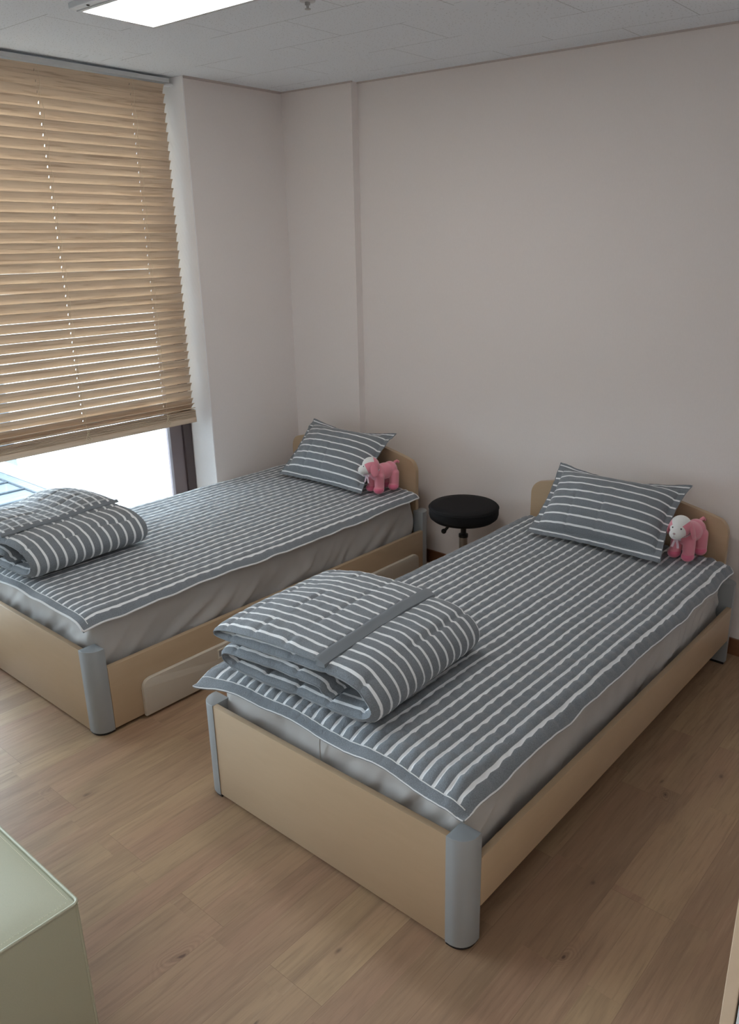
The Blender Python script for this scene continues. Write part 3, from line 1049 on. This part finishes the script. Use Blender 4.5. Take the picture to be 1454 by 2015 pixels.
def ribbon(bm_, path, Wd, seed, mi_fn, bulge=None):
    """path: list of (x, z, thickness) mid-line; a padded ribbon as wide as Wd along y, pinched at both side seams"""
    uvl = bm_.loops.layers.uv.verify()
    pts = resample(catmull(path, 16), 0.0075)
    n_ = len(pts)
    ny_ = 84
    outer, inner = [], []
    s = 0
    S_ = []
    for i, p_ in enumerate(pts):
        if i: s += math.dist(p_[:2], pts[i - 1][:2])
        S_.append(s)
    Lt = s
    for side, store in ((1, outer), (-1, inner)):
        for i, (x, z, th) in enumerate(pts):
            a = pts[max(0, i - 2)]; b_ = pts[min(n_ - 1, i + 2)]
            dx_, dz_ = b_[0] - a[0], b_[1] - a[1]
            l_ = math.hypot(dx_, dz_) or 1
            nx_, nz__ = dz_ / l_, -dx_ / l_      # right-hand side of travel
            row = []
            endp = min(1, min(S_[i], Lt - S_[i]) / 0.012 + 0.12) ** 0.5
            for j in range(ny_ + 1):
                v = j / ny_
                e = min(v, 1 - v) * Wd
                pinch = math.sqrt(max(0.0, 1 - (1 - min(1, e / 0.034)) ** 2)) * 0.97 + 0.03
                # quilting: pinches along lines crossing the stripes, broken up
                q = (S_[i] + 0.02 * nz(v * 3, 4, seed)) % 0.125
                q = min(q, 0.125 - q)
                act = 1.0 if nz(v * 5.5, math.floor(S_[i] / 0.125 + .5) * 3.3, seed) > -0.18 else 0.15
                groove = 1 - 0.42 * act * math.exp(-(q / 0.006) ** 2)
                puckr = 1 + 0.08 * math.sin(PI * v * Wd / 0.042 * 1.0 + PI / 2) ** 2 * (0.6 + nz(S_[i] * 9, v * 8, seed))
                t2 = th / 2 * pinch * groove * puckr * endp
                t2 += pinch * (0.0022 * nz(x * 30, v * 16, z * 30 + seed) + 0.0012 * nz(x * 80, v * 45, z * 70 + seed))
                wob = 0.006 * nz(v * 2.0, S_[i] * 3, seed + 2)
                yy = v * Wd + 0.008 * nz(S_[i] * 7, (v > .5) * 4.0, seed + 5) + 0.0035 * nz(S_[i] * 16, v * 10, seed + 6)
                bz = bulge(x, v, z) if bulge else 0
                row.append(bm_.verts.new((x + nx_ * side * t2, yy, z + nz__ * side * t2 + wob * 0.6 + bz)))
            store.append(row)
    for side, G in ((1, outer), (-1, inner)):
        for i in range(n_ - 1):
            for j in range(ny_):
                q = (G[i][j], G[i][j + 1], G[i + 1][j + 1], G[i + 1][j])
                f = bm_.faces.new(q if side < 0 else q[::-1])
                f.material_index = mi_fn(side, S_[i], Lt)
                uvs = ((i, j), (i, j + 1), (i + 1, j + 1), (i + 1, j))
                if side > 0: uvs = uvs[::-1]
                for lp, (ii, jj) in zip(f.loops, uvs):
                    lp[uvl].uv = (S_[ii], jj / ny_ * Wd)
    for j in (0, ny_):
        for i in range(n_ - 1):
            q = (outer[i][j], outer[i + 1][j], inner[i + 1][j], inner[i][j])
            f = bm_.faces.new(q if j == 0 else q[::-1]); f.material_index = 1
            for lp in f.loops: lp[uvl].uv = (0, 0)
    for i in (0, n_ - 1):
        for j in range(ny_):
            q = (outer[i][j], inner[i][j], inner[i][j + 1], outer[i][j + 1])
            f = bm_.faces.new(q if i == 0 else q[::-1]); f.material_index = 1
            for lp in f.loops: lp[uvl].uv = (0, 0)
    return outer, inner


def make_duvet(loc, rz, Wd, seed, label, right_mounds=False, plaid=False):
    root = empty('folded_duvet', loc, rz)
    tag(root, label, 'duvet', 'folded duvets at the foot ends')
    # travel: hem on top -> left fold -> back right -> round the end -> bottom left fold -> middle -> inner curl
    path = [(0.420, 0.158, 0.020), (0.30, 0.161, 0.026), (0.16, 0.158, 0.028), (0.05, 0.143, 0.024), (0.006, 0.132, 0.018), (0.004, 0.120, 0.016),
            (0.05, 0.116, 0.024), (0.18, 0.124, 0.034), (0.34, 0.129, 0.036), (0.46, 0.134, 0.040), (0.545, 0.124, 0.044), (0.600, 0.090, 0.046), (0.612, 0.055, 0.044), (0.570, 0.026, 0.042),
            (0.46, 0.022, 0.036), (0.30, 0.022, 0.038), (0.14, 0.024, 0.040), (0.060, 0.030, 0.034), (0.030, 0.048, 0.028), (0.045, 0.068, 0.030),
            (0.13, 0.078, 0.036), (0.28, 0.080, 0.038), (0.375, 0.080, 0.036), (0.428, 0.077, 0.026), (0.440, 0.062, 0.020), (0.475, 0.055, 0.016)]

    def bulge(x, v, z):
        if right_mounds:
            f = smooth01((z - 0.03) / 0.09) * smooth01((0.45 - x) / 0.1)
            return f * (0.030 * math.exp(-((v - 0.80) / 0.20) ** 2) + 0.016 * math.exp(-((v - 0.18) / 0.2) ** 2) - 0.010)
        return 0.010 * smooth01((z - 0.03) / 0.09) * math.sin(PI * v) ** 0.7

    def mi(side, s, L_):
        if plaid and s < 0.42: return 2
        return 0
    bm_ = bmesh.new()
    outer, inner = ribbon(bm_, path, Wd, seed, mi, bulge)
    hem = [v.co.copy() for v in outer[0]]
    hem2 = [v.co.copy() for v in inner[0]]
    edge = [outer[i][0].co.copy() for i in range(0, len(outer), 2)]
    edge2 = [outer[i][-1].co.copy() for i in range(0, len(outer), 2)]
    link('duvet_cover', bm_, 'duvet', root, True, 80, mats=['duvet', 'heather', 'duvet_reverse'])
    # hem band lying along the end of the top flap
    bm_ = bmesh.new()
    uvl = bm_.loops.layers.uv.new('UVMap')
    rows = []
    prof = [(-0.006, 0.0145), (0.003, 0.0150), (0.012, 0.0090), (0.022, 0.0055), (0.030, 0.0020), (0.031, -0.008), (0.0, -0.010)]
    for a_, b_ in zip(hem, hem2):
        c_ = (a_ + b_) / 2
        ww = 0.0030 * nz(c_.y * 14, 3, seed)
        if plaid:
            rows.append([bm_.verts.new((c_.x + dx_ * 0.32, c_.y, c_.z + dz_ * 0.55 + ww)) for dx_, dz_ in prof])
        else:
            rows.append([bm_.verts.new((c_.x + dx_, c_.y, c_.z + dz_ - 0.004 + ww)) for dx_, dz_ in prof])
    for r0, r1 in zip(rows, rows[1:]):
        for k in range(len(prof)):
            bm_.faces.new((r0[k], r1[k], r1[(k + 1) % len(prof)], r0[(k + 1) % len(prof)]))
    bm_.faces.new(rows[0]); bm_.faces.new(rows[-1][::-1])
    bmesh.ops.recalc_face_normals(bm_, faces=bm_.faces)
    link('hem_band', bm_, 'heather', root, True, 50)
    bm_ = bmesh.new(); tube(bm_, [v for v in edge], 0.0022, 6)
    link('edge_piping', bm_, 'heather', root, True)
    return root


make_duvet((-1.885, 1.325, 0.505), math.radians(4.5), 0.555, 2, 'folded grey and white striped duvet lying on the foot end of the right, nearer bed')
make_duvet((-3.590, 1.245, 0.500), math.radians(4.0), 0.540, 8, 'folded striped duvet with crossed-stripe top on the foot end of the bed beside the window', True, True)


# ------------------------------------------------------------------ pillows
def make_pillow(loc, rx, rz, seed, label, ww=0.309, hh=0.197, puff=0.078, ry=0.0):
    root = empty('pillow', loc)
    root.rotation_euler = (rx, ry, rz)
    tag(root, label, 'pillow', 'pillows against the headboards')
    NU, NV = 96, 72
    fl = 0.034
    bu, bv = ww - fl, hh - fl
    bm_ = bmesh.new()
    uvl = bm_.loops.layers.uv.new('UVMap')

    def P(u, v, side):
        x, y = u * ww, v * hh
        # concave sides between pulled-out corners
        x *= 1 - 0.075 * (1 - v * v) * abs(u) ** 3
        sag = 0.20 if v > 0 else 0.05
        y *= 1 - sag * (1 - u * u) ** 1.2 * abs(v) ** 4
        cu, cv = min(1, abs(u) * ww / bu), min(1, abs(v) * hh / bv)
        body = max(0, (1 - cu ** 2.4) * (1 - cv ** 2.2))
        hgt = puff * body ** 0.52
        if side < 0: hgt *= 0.55
        # puckers running in from the seams
        edge = max(cu ** 6, cv ** 6)
        hgt += body ** 0.3 * (0.006 * nz(u * 4, v * 4, seed) + 0.004 * nz(u * 9 + v * 3, v * 9, seed)) * (1 if side > 0 else .3)
        if body > 0:
            hgt -= 0.006 * edge * abs(nz(u * 9 if cv > cu else v * 9, 3, seed)) * min(1, body * 12)
        fr_ = 1 - min(1, body * 12)
        wave = 0.007 * fr_ * nz(u * 5, v * 5, seed + 2) + 0.003 * fr_ * nz(u * 14, v * 14, seed)
        # vertical folding creases in the lower part
        cr = 0
        for c0, dpt in ((-0.42, 0.004), (0.02, 0.004)):
            cr += dpt * math.exp(-((u - c0) / 0.02) ** 2) * smooth01((-v + 0.25) / 0.3) * min(1, body * 6)
        # drooping upper edge
        droop = -0.035 * max(0, v - 0.45) ** 1.5
        return Vector((x, y, side * (hgt + 0.0015) + wave - cr * (side > 0) + droop))
    G = {}
    for side in (1, -1):
        G[side] = [[bm_.verts.new(P(i / NU * 2 - 1, j / NV * 2 - 1, side)) for j in range(NV + 1)] for i in range(NU + 1)]
        g = G[side]
        for i in range(NU):
            for j in range(NV):
                q = (g[i][j], g[i + 1][j], g[i + 1][j + 1], g[i][j + 1])
                ids = ((i, j), (i + 1, j), (i + 1, j + 1), (i, j + 1))
                if side < 0: q, ids = q[::-1], ids[::-1]
                f = bm_.faces.new(q)
                for lp, (a, b_) in zip(f.loops, ids):
                    lp[uvl].uv = (a / NU * 2 * ww, b_ / NV * 2 * hh)
    per = [(i, 0) for i in range(NU)] + [(NU, j) for j in range(NV)] + [(i, NV) for i in range(NU, 0, -1)] + [(0, j) for j in range(NV, 0, -1)]
    n_ = len(per)
    for k in range(n_):
        a, b_ = per[k], per[(k + 1) % n_]
        f = bm_.faces.new((G[1][a[0]][a[1]], G[-1][a[0]][a[1]], G[-1][b_[0]][b_[1]], G[1][b_[0]][b_[1]]))
    ptsP = [(G[1][a][b_].co + G[-1][a][b_].co) / 2 for a, b_ in per]
    # flange seam line
    seam = []
    for k in range(160):
        a = k / 160 * 4
        s_, f = int(a), a - int(a)
        uu, vv = [(-1 + 2 * f, -1), (1, -1 + 2 * f), (1 - 2 * f, 1), (-1, 1 - 2 * f)][s_]
        seam.append(P(uu * bu / ww, vv * bv / hh, 1) + Vector((0, 0, 0.0005)))
    link('pillowcase', bm_, 'pillow', root, True, 80)
    bm_ = bmesh.new(); tube(bm_, ptsP, 0.0024, 6, True)
    link('edge_binding', bm_, 'heather', root, True)
    bm_ = bmesh.new(); tube(bm_, seam, 0.0012, 5, True)
    link('flange_seam', bm_, 'heather', root, True)
    return root


# pillow local: x along width, y up the pillow, z outwards; tilt about x
make_pillow((-1.452, 3.098, 0.652), math.radians(42), math.radians(2), 3, 'grey and white striped pillow leaning on the headboard of the right, nearer bed', ry=math.radians(0))
make_pillow((-3.050, 3.045, 0.650), math.radians(44), math.radians(1), 7, 'grey and white striped pillow leaning on the headboard of the bed beside the window')


# ------------------------------------------------------------------ plush dogs
def remeshed(name, bm_, m_, parent, voxel=0.0028, it=6):
    me = bpy.data.meshes.new('tmp'); bm_.to_mesh(me); bm_.free()
    o_ = bpy.data.objects.new('tmp', me); COL.objects.link(o_)
    r_ = o_.modifiers.new('r', 'REMESH'); r_.mode = 'VOXEL'; r_.voxel_size = voxel; r_.use_smooth_shade = True
    s_2 = o_.modifiers.new('s', 'SMOOTH'); s_2.iterations = it; s_2.factor = 0.5
    dg = bpy.context.evaluated_depsgraph_get()
    me2 = bpy.data.meshes.new_from_object(o_.evaluated_get(dg))
    bpy.data.objects.remove(o_); bpy.data.meshes.remove(me)
    me2.name = name
    me2.materials.clear(); me2.materials.append(M[m_])
    for p_ in me2.polygons: p_.use_smooth = True
    o2 = bpy.data.objects.new(name, me2); COL.objects.link(o2); o2.parent = parent
    return o2


def make_dog(loc, rz, head_yaw, label, bodylen=1.0):
    root = empty('plush_dog', loc, rz)
    tag(root, label, 'soft toy', 'plush dogs beside the pillows')
    bm_ = bmesh.new()
    # trunk, chest, rump, four stout legs
    ell(bm_, (0, 0, 0.105), (0.074, 0.044, 0.044))
    ell(bm_, (0.045, 0, 0.108), (0.040, 0.043, 0.045))
    ell(bm_, (-0.045, 0, 0.106), (0.040, 0.042, 0.044))
    ell(bm_, (0.066, 0, 0.128), (0.030, 0.030, 0.034))
    for sx in (-0.052, 0.050):
        for sy in (-1, 1):
            for k in range(7):
                f = k / 6
                ell(bm_, (sx + 0.004 * (1 - f), sy * (0.030 - 0.004 * f), 0.024 + f * 0.066), (0.0262 + 0.003 * f, 0.0245 + 0.002 * f, 0.024), seg=18)
            ell(bm_, (sx + 0.010, sy * 0.031, 0.021), (0.031, 0.0265, 0.0225), seg=20)
    body = remeshed('body', bm_, 'plush', root)
    # head in its own space, pivot at the neck
    hd = Matrix.Translation((0.085, 0, 0.146)) @ Matrix.Rotation(head_yaw, 4, 'Z')
    bm_ = bmesh.new()
    ell(bm_, (0, 0, 0.006), (0.046, 0.045, 0.045))
    ell(bm_, (0.020, 0, -0.012), (0.032, 0.033, 0.026))
    ell(bm_, (0.042, 0, -0.016), (0.027, 0.029, 0.024))
    head = remeshed('head', bm_, 'plush_head', root)
    head.matrix_local = hd

    def hp(name, bm2, m_):
        o_ = link(name, bm2, m_, head, True, 60)
        return o_
    for sy in (-1, 1):
        b2 = bmesh.new()
        ell(b2, (0, 0, 0), (0.022, 0.0060, 0.037), seg=22)
        for v in b2.verts:       # droop: wider and rounder at the lower end, curved outwards
            f = (v.co.z + 0.037) / 0.074
            v.co.x *= 1.15 - 0.45 * f
            v.co.y += -sy * 0.010 * f * f
        bmesh.ops.transform(b2, matrix=Matrix.Translation((-0.008, sy * 0.0500, -0.006)) @ Matrix.Rotation(sy * 0.12, 4, 'X') @ Matrix.Rotation(0.12, 4, 'Y'), verts=b2.verts)
        hp('ear', b2, 'plush_plain')
        b2 = bmesh.new(); ell(b2, (0.0415, sy * 0.0175, 0.0085), (0.0028, 0.0034, 0.0034), seg=14)
        hp('eye', b2, 'black_plastic')
    b2 = bmesh.new(); ell(b2, (0.0675, 0, -0.008), (0.0035, 0.0055, 0.0042), seg=16)
    hp('nose', b2, 'nose')
    b2 = bmesh.new(); tube(b2, [(0.0690, 0, -0.012), (0.0685, 0, -0.021)], 0.0006, 5)
    tube(b2, [(0.0655, -0.008, -0.0240), (0.0680, 0, -0.0215), (0.0655, 0.008, -0.0240)], 0.0006, 5)
    hp('mouth', b2, 'nose')
    # tail: small curl
    bm_ = bmesh.new()
    tube(bm_, [(-0.070, 0, 0.128), (-0.082, 0.001, 0.140), (-0.094, 0.003, 0.144), (-0.102, 0.006, 0.138), (-0.100, 0.008, 0.131)], lambda f: 0.0085 - 0.003 * f, 10)
    link('tail', bm_, 'plush_plain', root, True)
    # ribbon: collar, two loops, two tails
    bm_ = bmesh.new()
    cpos = Vector((0.072, 0, 0.112))
    pts = []
    for i in range(24):
        a = i / 24 * 2 * PI
        pts.append(cpos + Vector((0.036 * math.cos(a), 0.038 * math.sin(a), 0.012 - 0.014 * math.cos(a))))
    tube(bm_, pts, 0.0030, 6, True)
    link('collar', bm_, 'ribbon', root, True)
    bm_ = bmesh.new()
    kx = Vector((0.110, 0.0, 0.104))
    hr_ = Matrix.Rotation(head_yaw * 0.6, 4, 'Z')

    def strip(pts_, wv_):
        A = []
        for p_ in pts_:
            pp = Vector(p_)
            A.append((bm_.verts.new(kx + pp + Vector(wv_)), bm_.verts.new(kx + pp - Vector(wv_)),
                      bm_.verts.new(kx + pp - Vector(wv_) + Vector((0.0012, 0, 0))), bm_.verts.new(kx + pp + Vector(wv_) + Vector((0.0012, 0, 0)))))
        for a, b_ in zip(A, A[1:]):
            for k in range(4):
                bm_.faces.new((a[k], a[(k + 1) % 4], b_[(k + 1) % 4], b_[k]))
        bm_.faces.new(A[0]); bm_.faces.new(A[-1][::-1])
    for sy in (-1, 1):
        strip([(0, 0, 0), (0.006, sy * 0.012, 0.006), (0.004, sy * 0.022, 0.002), (0.000, sy * 0.014, -0.003), (0, 0, 0)], (0, 0, 0.005))
        strip([(0, 0, 0), (0.004, sy * 0.006, -0.012), (0.003, sy * 0.010, -0.024), (0.006, sy * 0.014, -0.038)], (0, 0.0055, 0.001))
    ell(bm_, kx + Vector((0.003, 0, 0)), (0.005, 0.005, 0.005), seg=12)
    bmesh.ops.recalc_face_normals(bm_, faces=bm_.faces)
    link('ribbon_bow', bm_, 'ribbon', root, True)
    return root


DOGR = make_dog((-1.098, 3.160, 0.502), math.radians(-90 - 8), math.radians(8), 'pink and white plush dog facing the room, by the pillow of the right, nearer bed')
DOGL = make_dog((-2.710, 3.055, 0.502), math.radians(-90 - 8), math.radians(-28), 'pink and white plush dog facing left, by the pillow of the bed beside the window')

# ------------------------------------------------------------------ stool
st = empty('swivel_stool', (-2.235, 3.125, 0))
tag(st, 'round black upholstered swivel stool between the beds against the wall', 'stool')
R_ = 0.176
link('seat', lathe(bmesh.new(), [(0, 0.425), (0.10, 0.425), (R_ - 0.018, 0.428), (R_ - 0.004, 0.440), (R_, 0.455), (R_, 0.486), (R_ - 0.003, 0.496), (R_ - 0.010, 0.501), (0.12, 0.504), (0, 0.505)], 72), 'black_vinyl', st, True, 60)
bm = bmesh.new()
tube(bm, [(R_ * math.cos(a / 72 * 2 * PI) * 1.001, R_ * math.sin(a / 72 * 2 * PI) * 1.001, 0.489) for a in range(72)], 0.0022, 6, True)
link('seat_piping', bm, 'black_vinyl', st, True)
link('column', lathe(bmesh.new(), [(0, 0.426), (0.014, 0.426), (0.014, 0.345), (0.024, 0.343), (0.024, 0.328), (0, 0.328)], 28), 'black_plastic', st, True)
link('gas_cylinder', lathe(bmesh.new(), [(0, 0.330), (0.021, 0.330), (0.021, 0.13), (0.028, 0.10), (0.028, 0.075), (0, 0.075)], 28), 'chrome', st, True)
bm = bmesh.new(); tube(bm, [(-0.018, -0.010, 0.424), (-0.045, -0.028, 0.402), (-0.062, -0.040, 0.383)], 0.0035, 8)
lv = link('lever', bm, 'black_plastic', st, True)
bm = bmesh.new(); tube(bm, [(-0.060, -0.038, 0.388), (-0.072, -0.046, 0.370), (-0.080, -0.052, 0.358)], lambda f: 0.0065 + 0.002 * f, 12)
ell(bm, (-0.084, -0.055, 0.354), (0.0135, 0.0135, 0.0135), seg=18)
link('lever_knob', bm, 'black_plastic', lv, True)
for k in range(5):
    a = k / 5 * 2 * PI + 0.5
    ca, sa = math.cos(a), math.sin(a)
    bm = bmesh.new(); tube(bm, [(0.015 * ca, 0.015 * sa, 0.088), (0.12 * ca, 0.12 * sa, 0.080), (0.205 * ca, 0.205 * sa, 0.062)], lambda f: 0.015 - 0.005 * f, 10)
    lg = link('leg', bm, 'chrome', st, True)
    bm = bmesh.new()
    prism(bm, [(0.200 * ca + 0.024 * math.cos(i / 16 * 2 * PI), 0.024 + 0.024 * math.sin(i / 16 * 2 * PI)) for i in range(16)], 0.200 * sa - 0.012, 0.200 * sa + 0.012, 'Y', 0.003)
    tube(bm, [(0.2 * ca, 0.2 * sa, 0.03), (0.2 * ca, 0.2 * sa, 0.06)], 0.005, 8)
    link('caster', bm, 'black_plastic', lg, True)

# ------------------------------------------------------------------ cream upholstered bench, near left
ot = empty('upholstered_bench', (-1.410 - 0.55, 0.590 - 0.45, 0))
tag(ot, 'cream leatherette upholstered block seat with stitched edges in the near left corner', 'seat')
ox, oy, oh = 0.55, 0.45, 0.45
link('side_cover', box(bmesh.new(), -ox, ox, -oy, oy, 0.02, oh - 0.006, 0.010, 3), 'leather', ot, True)
bm = bmesh.new()
NG = 30
for side in (0,):
    V = []
    for i in range(NG + 1):
        row = []
        for j in range(NG + 1):
            u, v = i / NG * 2 - 1, j / NG * 2 - 1
            e = (1 - abs(u) ** 10) * (1 - abs(v) ** 10)
            row.append(bm.verts.new((u * (ox + 0.001), v * (oy + 0.001), oh - 0.008 + 0.010 * e ** 0.5)))
        V.append(row)
    for i in range(NG):
        for j in range(NG):
            bm.faces.new((V[i][j], V[i + 1][j], V[i + 1][j + 1], V[i][j + 1]))
link('top_panel', bm, 'leather', ot, True, 60)
bm = bmesh.new()
rr_ = 0.012
pp = []
for (cx_, cy_, a0) in ((ox - rr_, oy - rr_, 0), (-ox + rr_, oy - rr_, PI / 2), (-ox + rr_, -oy + rr_, PI), (ox - rr_, -oy + rr_, 1.5 * PI)):
    pp += [(cx_ + (rr_ + 0.001) * math.cos(a0 + i / 5 * PI / 2), cy_ + (rr_ + 0.001) * math.sin(a0 + i / 5 * PI / 2), oh - 0.004) for i in range(6)]
tube(bm, pp, 0.0035, 8, True)
link('edge_seam', bm, 'leather', ot, True)
bm = bmesh.new()
for sgn, axis in ((1, 'x'), (1, 'y')):
    for k in range(150):
        if axis == 'y':
            y = oy - 0.02 - k * 0.0056
            if y < -oy + 0.02: break
            ell(bm, (ox - 0.013, y, oh - 0.0005), (0.0007, 0.0019, 0.0010), seg=6)
        else:
            x = ox - 0.02 - k * 0.0056
            ell(bm, (x, oy - 0.013, oh - 0.0005), (0.0019, 0.0007, 0.0010), seg=6)
link('stitching', bm, 'thread', ot, True)
bm = bmesh.new(); tube(bm, [(ox - 0.003, oy - 0.003, 0.025), (ox - 0.003, oy - 0.003, oh - 0.006)], 0.0032, 8)
link('corner_seam', bm, 'leather', ot, True)
for sx in (-1, 1):
    for sy in (-1, 1):
        bm = bmesh.new(); lathe(bm, [(0, 0), (0.02, 0), (0.02, 0.022), (0, 0.022)], 16, (sx * (ox - 0.06), sy * (oy - 0.06), 0))
        link('foot', bm, 'black_plastic', ot)

# ------------------------------------------------------------------ cabinet at the near right edge
cb = empty('cabinet', (0.10, 1.10, 0))
tag(cb, 'white-fronted cabinet with pale wood edge at the bottom right edge of the picture', 'cabinet')
cx0, cx1, cy0, cy1, ch_ = -0.297, 0.30, -0.201, 0.20, 1.20
for (n_, a) in (('side_panel', (cx0, cx0 + 0.018, cy0, cy1, 0, ch_)), ('side_panel', (cx1 - 0.018, cx1, cy0, cy1, 0, ch_)),
                ('top_panel', (cx0, cx1, cy0, cy1, ch_, ch_ + 0.018)), ('back_panel', (cx0 + 0.018, cx1 - 0.018, cy1 - 0.01, cy1, 0, ch_)), ('plinth', (cx0 + 0.018, cx1 - 0.018, cy0 + 0.02, cy0 + 0.035, 0, 0.06))):
    link(n_, box(bmesh.new(), *a, 0.001), 'maple_edge', cb, False)
for k in (0, 1):
    xa = cx0 + 0.0205 + k * 0.279; xb = xa + 0.276
    d_ = link('door', box(bmesh.new(), xa, xb, cy0 + 0.001, cy0 + 0.017, 0.063, ch_ - 0.003, 0.001), 'cab_white', cb)
    bm = bmesh.new(); xh = xb - 0.03 if k == 0 else xa + 0.03
    tube(bm, [(xh, cy0 + 0.004, 0.55), (xh, cy0 - 0.022, 0.56), (xh, cy0 - 0.022, 0.66), (xh, cy0 + 0.004, 0.67)], 0.004, 8)
    link('handle', bm, 'chrome', d_, True)
